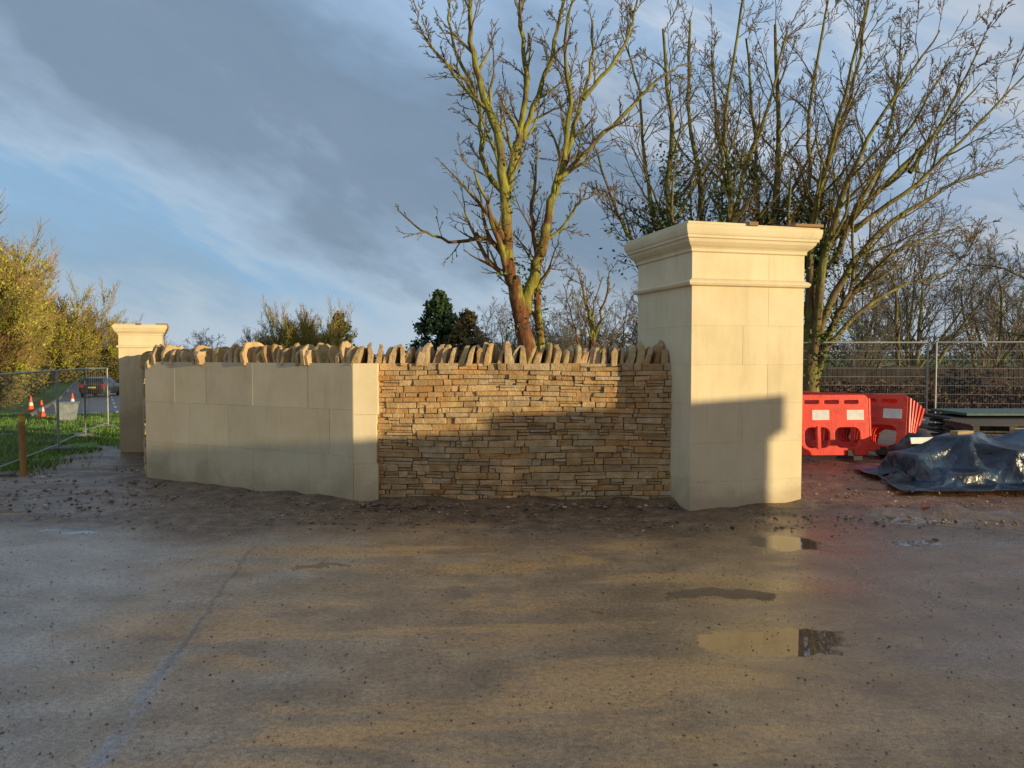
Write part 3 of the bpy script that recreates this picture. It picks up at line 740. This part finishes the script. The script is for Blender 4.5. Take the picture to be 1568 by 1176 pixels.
# ------------------------------------------------------------ grass tufts
GR=mat('grass_blades',col=(.13,.23,.028),rough=.6,var=.45,vscale=.9)
n=50000; yy=12.8+22*np.random.rand(n)**1.3; xx=-9.9-.1*(yy-13)-np.random.rand(n)*(2+yy*.35)+np.random.normal(size=n)*.25
kp=np.array([mn.noise(Vector((a_*.8,b_*.8,0)))>-.25 for a_,b_ in zip(xx,yy)]); xx=xx[kp];yy=yy[kp]; n=len(xx)
x2=np.random.uniform(-9.6,-7,900); y2=np.random.uniform(9,20,900); k2=np.array([mn.noise(Vector((a_*1.1,b_*1.1,4)))>.25 for a_,b_ in zip(x2,y2)])
xx=np.concatenate([xx,x2[k2]]);yy=np.concatenate([yy,y2[k2]]);n=len(xx)
zz=H(xx,yy); hh=np.random.uniform(.06,.16,n); an=np.random.rand(n)*6.28; wd=.007+.0006*yy
l=np.stack([xx-np.cos(an)*wd,yy-np.sin(an)*wd,zz-.01],-1); r=np.stack([xx+np.cos(an)*wd,yy+np.sin(an)*wd,zz-.01],-1)
tp=np.stack([xx+np.random.normal(size=n)*.05,yy+np.random.normal(size=n)*.05,zz+hh],-1)
np_mesh('grass',np.stack([l,r,tp],1).reshape(-1,3),np.arange(3*n).reshape(n,3),GR)

# ------------------------------------------------------------ road
def road_b(nb,p):
    P=nb.geo(); c=nb.ramp(nb.noise(P,1.5,3,.6),[(.3,(.10,.10,.11)),(.7,(.14,.14,.15))]); nb._in(p.inputs['Base Color'],c); p.inputs['Roughness'].default_value=.6
ROAD=mat('asphalt',road_b); WP=mat('white_road_paint',col=(.6,.6,.58),rough=.7)
def strip(name,o0,o1,t0,t1,dz,m,step=2):
    v=[];f=[]; k=0; t_=t0
    while t_<=t1:
        for o_ in(o0,o1):
            p=rc+rd*t_+rnv*o_; v.append((p.x,p.y,h1(*(rc+rd*t_))+dz))
        if k: f.append((2*k-2,2*k-1,2*k+1,2*k))
        k+=1; t_+=step
    return mesh_obj(name,v,f,m)
strip('road',-3.2,3.2,-36,26,.09,ROAD)
mbk=MB()
for sgn in(-1,1):
    t_=-36
    while t_<24:
        a=rc+rd*t_;b_=rc+rd*(t_+3.98)
        o0=sgn*3.2;o1=sgn*3.35
        pts=[a+rnv*o0,a+rnv*o1,b_+rnv*o1,b_+rnv*o0]; zz0=[h1(*a)]*2+[h1(*b_)]*2
        if sgn<0: pts=[pts[1],pts[0],pts[3],pts[2]]
        mbk.hexa([(c.x,c.y,z_-.1) for c,z_ in zip(pts,zz0)]+[(c.x,c.y,z_+.19) for c,z_ in zip(pts,zz0)])
        t_+=4
mbk.obj('kerb',mat('concrete_kerb',col=(.22,.21,.19)))
t_=-36
v=[];f=[]
while t_<24:
    a=rc+rd*t_;b_=rc+rd*(t_+2); i=len(v)
    for p_,o_ in((a,-.06),(a,.06),(b_,.06),(b_,-.06)):
        c=p_+rnv*o_; v.append((c.x,c.y,h1(*p_)+.1))
    f.append((i,i+1,i+2,i+3)); t_+=6
mesh_obj('road_marking',v,f,WP)

# ------------------------------------------------------------ car
def build_car(loc,rot):
    root=empty('hatchback_car',loc,rot)
    PAINT=mat('dark_grey_car_paint',col=(.09,.095,.105),rough=.25,metal=.5,var=.05)
    GL=mat('car_glass',col=(.02,.025,.03),rough=.08,var=.1); TY_=mat('tyre_rubber',col=(.02,.02,.02),rough=.8); RED=mat('tail_light_red',col=(.6,.02,.015),rough=.25); PL=mat('number_plate_yellow',col=(.75,.6,.1),rough=.5); RIM=mat('alloy_wheel',col=(.4,.4,.42),rough=.35,metal=.8); BMP=mat('black_bumper_plastic',col=(.03,.03,.03),rough=.6)
    lower=[(-2.15,.80,.42,.92),(-2.08,.87,.28,1.0),(-1.4,.90,.22,1.02),(0,.91,.22,.98),(1.2,.90,.22,.95),(1.9,.86,.24,.82),(2.15,.72,.34,.62)]
    v=[];f=[]
    for (y,wd,zb,zt) in lower:
        v+=[(-wd*.9,y,zb),(-wd,y,zb+.2),(-wd,y,zt-.18),(-wd*.93,y,zt),(wd*.93,y,zt),(wd,y,zt-.18),(wd,y,zb+.2),(wd*.9,y,zb)]
    n=len(lower)
    for i in range(n-1):
        for j in range(8):
            k=(j+1)%8; f.append((8*i+j,8*i+k,8*i+8+k,8*i+8+j))
    f.append(tuple(range(7,-1,-1))); f.append(tuple(8*(n-1)+j for j in range(8)))
    o=mesh_obj('body',v,f,PAINT,root,True); bevel(o,.03,2)
    v=[];f=[]; cab=[(-2.05,.80,.98,.80,1.0),(-1.75,.80,.98,.62,1.40),(-.6,.82,.98,.64,1.48),(.2,.82,.96,.62,1.44),(1.05,.80,.93,.78,.95)]
    for (y,w0,z0,w1,z1) in cab: v+=[(-w0,y,z0-.03),(-w1,y,z1),(w1,y,z1),(w0,y,z0-.03)]
    for i in range(4):
        for j in range(4):
            k=(j+1)%4; f.append((4*i+j,4*i+k,4*i+4+k,4*i+4+j))
    mi=[]
    for i in range(4): mi+=[1,0,1,0]
    mi[1]=1; mi[13]=1
    f.append((3,2,1,0));mi.append(0);f.append((16,17,18,19));mi.append(0)
    mesh_obj('cabin',v,f,[PAINT,GL],root,False,mi=mi)
    mb=MB()
    for sx in(-1,1):
        for y in(-1.3,1.35):
            mb.cyl((sx*.72,y,.32),(sx*.93,y,.32),.32,20,0); mb.cyl((sx*.93,y,.32),(sx*.945,y,.32),.2,12,1)
    mb.obj('wheels',[TY_,RIM],root)
    mb=MB()
    for sx in(-1,1): mb.box((sx*.72,-2.12,.84),(.26,.12,.2),mi=0); mb.box((sx*.6,-2.18,.5),(.16,.06,.06),mi=0)
    mb.box((0,-2.16,.46),(1.5,.10,.22),mi=2); mb.box((0,-2.175,.74),(.52,.03,.12),mi=1)
    for sx in(-1,1): mb.box((sx*.98,.75,1.02),(.18,.1,.13),mi=2); mb.box((sx*.6,-.5,1.5),(.03,1.5,.03),mi=2)
    o=mb.obj('lights_bumper_plate',[RED,PL,BMP],root); bevel(o,.015)
    return root
build_car((-31.0,58,h1(-31.0,58)+.09),math.atan2(.47,.883)-.28)

# ------------------------------------------------------------ mesh site fences
GALV=mat('galvanised_steel',col=(.36,.36,.35),rough=.55,metal=.4,var=.15); CONC=mat('fence_block',col=(.16,.15,.14),rough=.9,bump=.4)
def fence_panel(root,p0,p1,h=2.0,sp=.055,hz_=9,wr=.002):
    mb=MB(); x0,y0=p0;x1,y1=p1; z0=h1(x0,y0)+.08;z1=h1(x1,y1)+.08
    a=Vector((x0,y0,z0));b_=Vector((x1,y1,z1)); up=Vector((0,0,1)); L=(b_-a).length
    mb.cyl(a,a+up*h,.022,8);mb.cyl(b_,b_+up*h,.022,8)
    mb.cyl(a+up*h,b_+up*h,.022,8);mb.cyl(a+up*.12,b_+up*.12,.018,6)
    n=int(L/sp)
    for i in range(1,n): 
        q=a.lerp(b_,i/n); mb.cyl(q+up*.12,q+up*h,wr,3)
    for k in range(1,hz_): mb.cyl(a+up*(.12+k*1.88/hz_),b_+up*(.12+k*1.88/hz_),wr,3)
    mb.obj('mesh_panel',GALV,root)
def fence(name,pts,h=2.0,sp=.055,hz_=9,wr=.002):
    root=empty(name)
    for p,q in zip(pts[:-1],pts[1:]): fence_panel(root,p,q,h,sp,hz_,wr)
    mb=MB()
    for p in pts:
        q=Vector(p); nx=Vector(pts[1])-Vector(pts[0]); ang=math.atan2(nx.y,nx.x)+math.pi/2
        M=Matrix.Translation((q.x,q.y,h1(*p)+.06))@Matrix.Rotation(ang,4,'Z'); mb.box((0,0,0),(.62,.22,.13),M=M)
    o=mb.obj('feet',CONC,root); bevel(o,.02)
    return root
fence('site_mesh_fence',[(3.6,19.1),(7.0,18.9),(10.1,18.7)],2.0,.055,9,.0032)
fence('site_mesh_fence',[(10.25,18.6),(13.5,17.9),(16.9,17.2)],2.0,.055,9,.0032)
fence('site_mesh_fence',[(-9.4,11.5),(-10.3,15.2),(-11.55,19.5)],2.0,.08,7,.002)
fence('site_mesh_fence',[(-11.7,19.8),(-12.9,23.2),(-14.0,26.6)],2.0,.3,4,.0018)
mb=MB(); mb.cyl((13.45,17.9,1.75),(12.9,16.6,-.1),.02,8); mb.cyl((13.0,16.7,.0),(13.5,17.8,.1),.02,8); mb.obj('fence_brace',GALV)
TIM=mat('weathered_timber',col=(.040,.030,.024),rough=.9,bump=.5,bscale=15,var=.5,vscale=3)
mb=MB(); x=7.2
while x<24:
    mb.box((x,23.6,.45+R(-.03,.03)),(.138,.025,1.5+R(-.06,.06)),tint=tn(.6,1.3)); x+=.15
for z_ in(.1,.95): mb.box((15.6,23.64,z_),(17,.05,.09))
mb.obj('timber_fence',TIM)

mb=MB(); z_=h1(-8.55,13.4); mb.cyl((-8.55,13.4,z_-.1),(-8.57,13.4,z_+1.25),.055,10); mb.cyl((-8.57,13.4,z_+1.10),(-8.571,13.4,z_+1.20),.058,10,1)
mb.obj('timber_post',[mat('orange_timber',col=(.42,.22,.07),rough=.8,bump=.4,bscale=12),mat('yellow_tape',col=(.6,.45,.05),rough=.5)])
OP=mat('orange_plastic',col=(.8,.13,.02),rough=.45,var=.1); RW=mat('reflective_white',col=(.75,.75,.75),rough=.4,var=.05)
for (x_,y_) in((-19.6,32),(-23.8,38),(-24.6,43)):
    cone=empty('traffic_cone',(x_,y_,h1(x_,y_)+.03))
    mb=MB(); mb.box((0,0,.03),(.42,.42,.06),mi=0)
    zz=[(.06,.15),(.28,.105),(.44,.078),(.6,.05),(.75,.025)]
    for i in range(4): mb.cyl((0,0,zz[i][0]),(0,0,zz[i+1][0]),zz[i][1],14,1 if i in(1,) else 0,zz[i+1][1])
    mb.obj('cone_body',[OP,RW],cone)
ub=empty('utility_tub',(-17.4,30,h1(-17.4,30)),.5)
mb=MB(); 
mb.hexa([(-.32,-.28,0),(.32,-.28,0),(.32,.28,0),(-.32,.28,0),(-.42,-.36,.72),(.42,-.36,.72),(.42,.36,.72),(-.42,.36,.72)]); mb.box((0,0,.74),(.9,.78,.05))
o=mb.obj('tub_body',mat('grey_plastic',col=(.22,.24,.25),rough=.5),ub); bevel(o,.02)

# ------------------------------------------------------------ red pedestrian barriers
REDP=mat('red_barrier_plastic',col=(.78,.05,.028),rough=.42,var=.18,vscale=6,obj=True,bump=.15,bscale=30); WH=mat('reflective_white_panel',col=(.74,.72,.69),rough=.35,var=.12,vscale=9); BLK=mat('black_rubber_foot',col=(.025,.025,.025),rough=.7)
def rrect(x0,z0,x1,z1,r,k=4):
    pts=[]
    for cx_,cz_,a0 in((x1-r,z0+r,-90),(x1-r,z1-r,0),(x0+r,z1-r,90),(x0+r,z0+r,180)):
        for i in range(k+1):
            a=math.radians(a0+90*i/k); pts.append((cx_+r*math.cos(a),cz_+r*math.sin(a)))
    return pts
def barrier_mesh():
    cu=bpy.data.curves.new('b','CURVE'); cu.dimensions='2D'; cu.fill_mode='BOTH'; cu.extrude=.022; cu.bevel_depth=.006
    def sp(pts):
        s_=cu.splines.new('POLY'); s_.points.add(len(pts)-1); s_.use_cyclic_u=True
        for i,(a,b_) in enumerate(pts): s_.points[i].co=(a,b_,0,1)
    sp(rrect(-1,.10,1,1.0,.07))
    for i in range(4):
        x0=-.92+i*.465; sp(rrect(x0,.2,x0+.40,.52,.10)[::-1])
    for i in range(6):
        x0=-.9+i*.305; sp(rrect(x0,.86,x0+.24,.93,.03)[::-1])
    ob=bpy.data.objects.new('tmp',cu); COL.objects.link(ob); bpy.context.view_layer.update()
    me=bpy.data.meshes.new_from_object(ob.evaluated_get(bpy.context.evaluated_depsgraph_get())); bpy.data.objects.remove(ob)
    me.materials.clear(); me.materials.append(REDP); return me
BM=barrier_mesh()
mb=MB()
for sx in(-1,1):
    for i in range(7):
        x0=-.93+i*.266; mb.box((x0+.133,sx*.034,.70),(.262,.008,.15),mi=1 if i%2==0 else 0)
for x_ in(-.7,.7): mb.box((x_,0,.06),(.13,.55,.06),mi=2); mb.box((x_,0,.12),(.09,.12,.10),mi=2)
for x_ in(-1.03,1.03): mb.cyl((x_,0,.35),(x_,0,.95),.025,8,0)
mb.box((-.235,0,.36),(.05,.075,.35),mi=0); mb.box((.235,0,.36),(.05,.075,.35),mi=0); mb.box((0,0,.60),(1.94,.065,.035),mi=0); mb.box((0,0,.80),(1.94,.065,.035),mi=0)
tmp=mb.obj('tmp2',[REDP,WH,BLK]); BP=tmp.data; bpy.data.objects.remove(tmp)
def barrier(x,y,rz,rx=0,z=0,ry=0):
    e=empty('pedestrian_barrier',(x,y,h1(x,y)+z)); e.rotation_euler=(rx,ry,rz)
    o=bpy.data.objects.new('barrier_panel',BM); COL.objects.link(o); o.parent=e; o.rotation_euler=(math.pi/2,0,0)
    o=bpy.data.objects.new('reflective_boards_and_feet',BP); COL.objects.link(o); o.parent=e
barrier(4.38,11.5,.05,-.10)
for i in range(5):
    barrier(5.22+.085*i,12.35+.13*i,-.62-.05*i,-.20-.07*i,.02,.02*i)

# ------------------------------------------------------------ tarpaulin pile
def tarp_b(nb,p):
    P=nb.geo(); n=nb.noise(P,1.8,3,.6,dist=.6); c=nb.ramp(n,[(.38,(.012,.015,.024)),(.50,(.022,.036,.07)),(.60,(.05,.085,.14)),(.72,(.13,.16,.21))])
    nb._in(p.inputs['Base Color'],c); p.inputs['Roughness'].default_value=.30
    nb._in(p.inputs['Normal'],nb.bump(nb.noise(P,7,3,.55,dist=2.0),.55,.03))
TP=mat('dark_blue_tarpaulin',tarp_b)
if TARP is not None:
    cz_,F_=TARP
else:
    cz_=[];n=80
    for i in range(n):
        for j in range(n):
            u=i/(n-1)*2-1; v_=j/(n-1)*2-1; e=max(0,1-max(abs(u),abs(v_))); cz_.append((u*1.6,v_*.9,.45*e**.5*(1+.3*mn.noise(Vector((u*3,v_*3,0))))))
    F_=[(i*n+j,(i+1)*n+j,(i+1)*n+j+1,i*n+j+1) for i in range(n-1) for j in range(n-1)]
o=mesh_obj('tarpaulin_covered_pile',cz_,F_,TP,smooth=True); o.location=(6.15,9.5,0.03); o.rotation_euler=(0,0,-.08); o.scale=(1,1,1.15)
sb=o.modifiers.new('smooth','SUBSURF'); sb.levels=1; sb.render_levels=1
WOOD=mat('pale_sawn_timber',col=(.40,.27,.14),rough=.8,bump=.3)
mb=MB(); M=Matrix.Translation((5.66,9.65,.60))@Matrix.Rotation(.3,4,'Z'); mb.box((0,0,0),(.26,.12,.07),M=M); M=Matrix.Translation((6.65,9.70,.645))@Matrix.Rotation(.1,4,'Z'); mb.box((0,0,0),(.7,.1,.04),M=M)
o=mb.obj('timber_offcuts',WOOD); bevel(o,.005)
def lump(name,loc,sx,sy,sz,m,seed):
    V_=[];F_=[];a_=36;b_=20
    for i in range(b_+1):
        for j in range(a_):
            th=math.pi*i/b_; ph=2*math.pi*j/a_; d_=Vector((math.sin(th)*math.cos(ph),math.sin(th)*math.sin(ph),math.cos(th)))
            k=1+.3*mn.fractal(d_*1.8+Vector((seed,0,0)),1,2,4)-.12*abs(mn.noise(d_*4+Vector((0,seed,0)))); V_.append((d_.x*sx*k,d_.y*sy*k,max(d_.z*sz*k,-.1*sz)))
    for i in range(b_):
        for j in range(a_): F_.append((i*a_+j,(i+1)*a_+j,(i+1)*a_+(j+1)%a_,i*a_+(j+1)%a_))
    return mesh_obj(name,V_,F_,m,smooth=True,loc=loc)
SK=mat('black_polythene',col=(.02,.02,.024),rough=.35,bump=.8,bscale=12,var=.4)
lump('rubble_sack',(5.95,11.3,-.0),.42,.3,.42,SK,3); lump('rubble_sack',(6.9,11.3,-.0),.9,.35,.36,SK,8); lump('rubble_sack',(4.75,9.4,-.02),.22,.2,.16,SK,11)
mb=MB(); M=Matrix.Translation((5.9,10.98,.36))@Matrix.Rotation(.15,4,'Z')@Matrix.Rotation(-.3,4,'X'); mb.box((0,0,0),(.42,.02,.09),M=M); mb.obj('white_label_board',WH)
mb=MB(); z_=h1(8.6,13.3)
for k in range(7): 
    M=Matrix.Translation((9.0+R(-.12,.12),13.4,z_+.12+k*.09))@Matrix.Rotation(R(-.06,.06)-.05,4,'Z'); mb.box((0,0,0),(3.0,1.1,.05),M=M,tint=tn(.5,1.3),mi=0 if k==6 else 1)
for xx_ in(7.7,8.9,10.1): mb.box((xx_,13.4,z_+.05),(.1,1.1,.1),mi=1)
o=mb.obj('trench_plate_stack',[mat('dark_green_steel',col=(.05,.10,.09),rough=.5),mat('dark_board',col=(.02,.018,.016),rough=.7)]); bevel(o,.008)
pal=empty('pallet_stack',(7.7,12.2,h1(7.7,12.2)),-.12); mb=MB()
for k in range(4):
    zb=k*.145
    for i in range(3): mb.box(((i-1)*.52,0,zb+.055),(.09,1.0,.08),tint=tn(.6,1.2))
    for i in range(7): mb.box((0,-.45+i*.15,zb+.108),(1.2,.10,.022),tint=tn(.6,1.2))
    for i in range(3): mb.box((0,-.44+i*.44,zb+.009),(1.2,.10,.018))
mb.obj('pallets',mat('wet_dark_boards',col=(.07,.05,.032),rough=.6,bump=.4),pal)
mb=MB()
for k in range(6):
    M=Matrix.Translation((8.9+R(-.4,.4),11.9+R(-.4,.5),.05+.045*k))@Matrix.Rotation(R(-.2,.2),4,'Z'); mb.box((0,0,0),(2.4+R(0,.6),.2,.04),M=M)
o=mb.obj('scaffold_board_pile',mat('dark_scaffold_boards',col=(.06,.045,.03),rough=.6,bump=.4)); bevel(o,.006)
mb=MB(); M=Matrix.Translation((4.2,7.7,.06))@Matrix.Rotation(.4,4,'Z'); mb.box((0,0,0),(.16,.03,.015),M=M); mb.obj('red_strap',REDP)
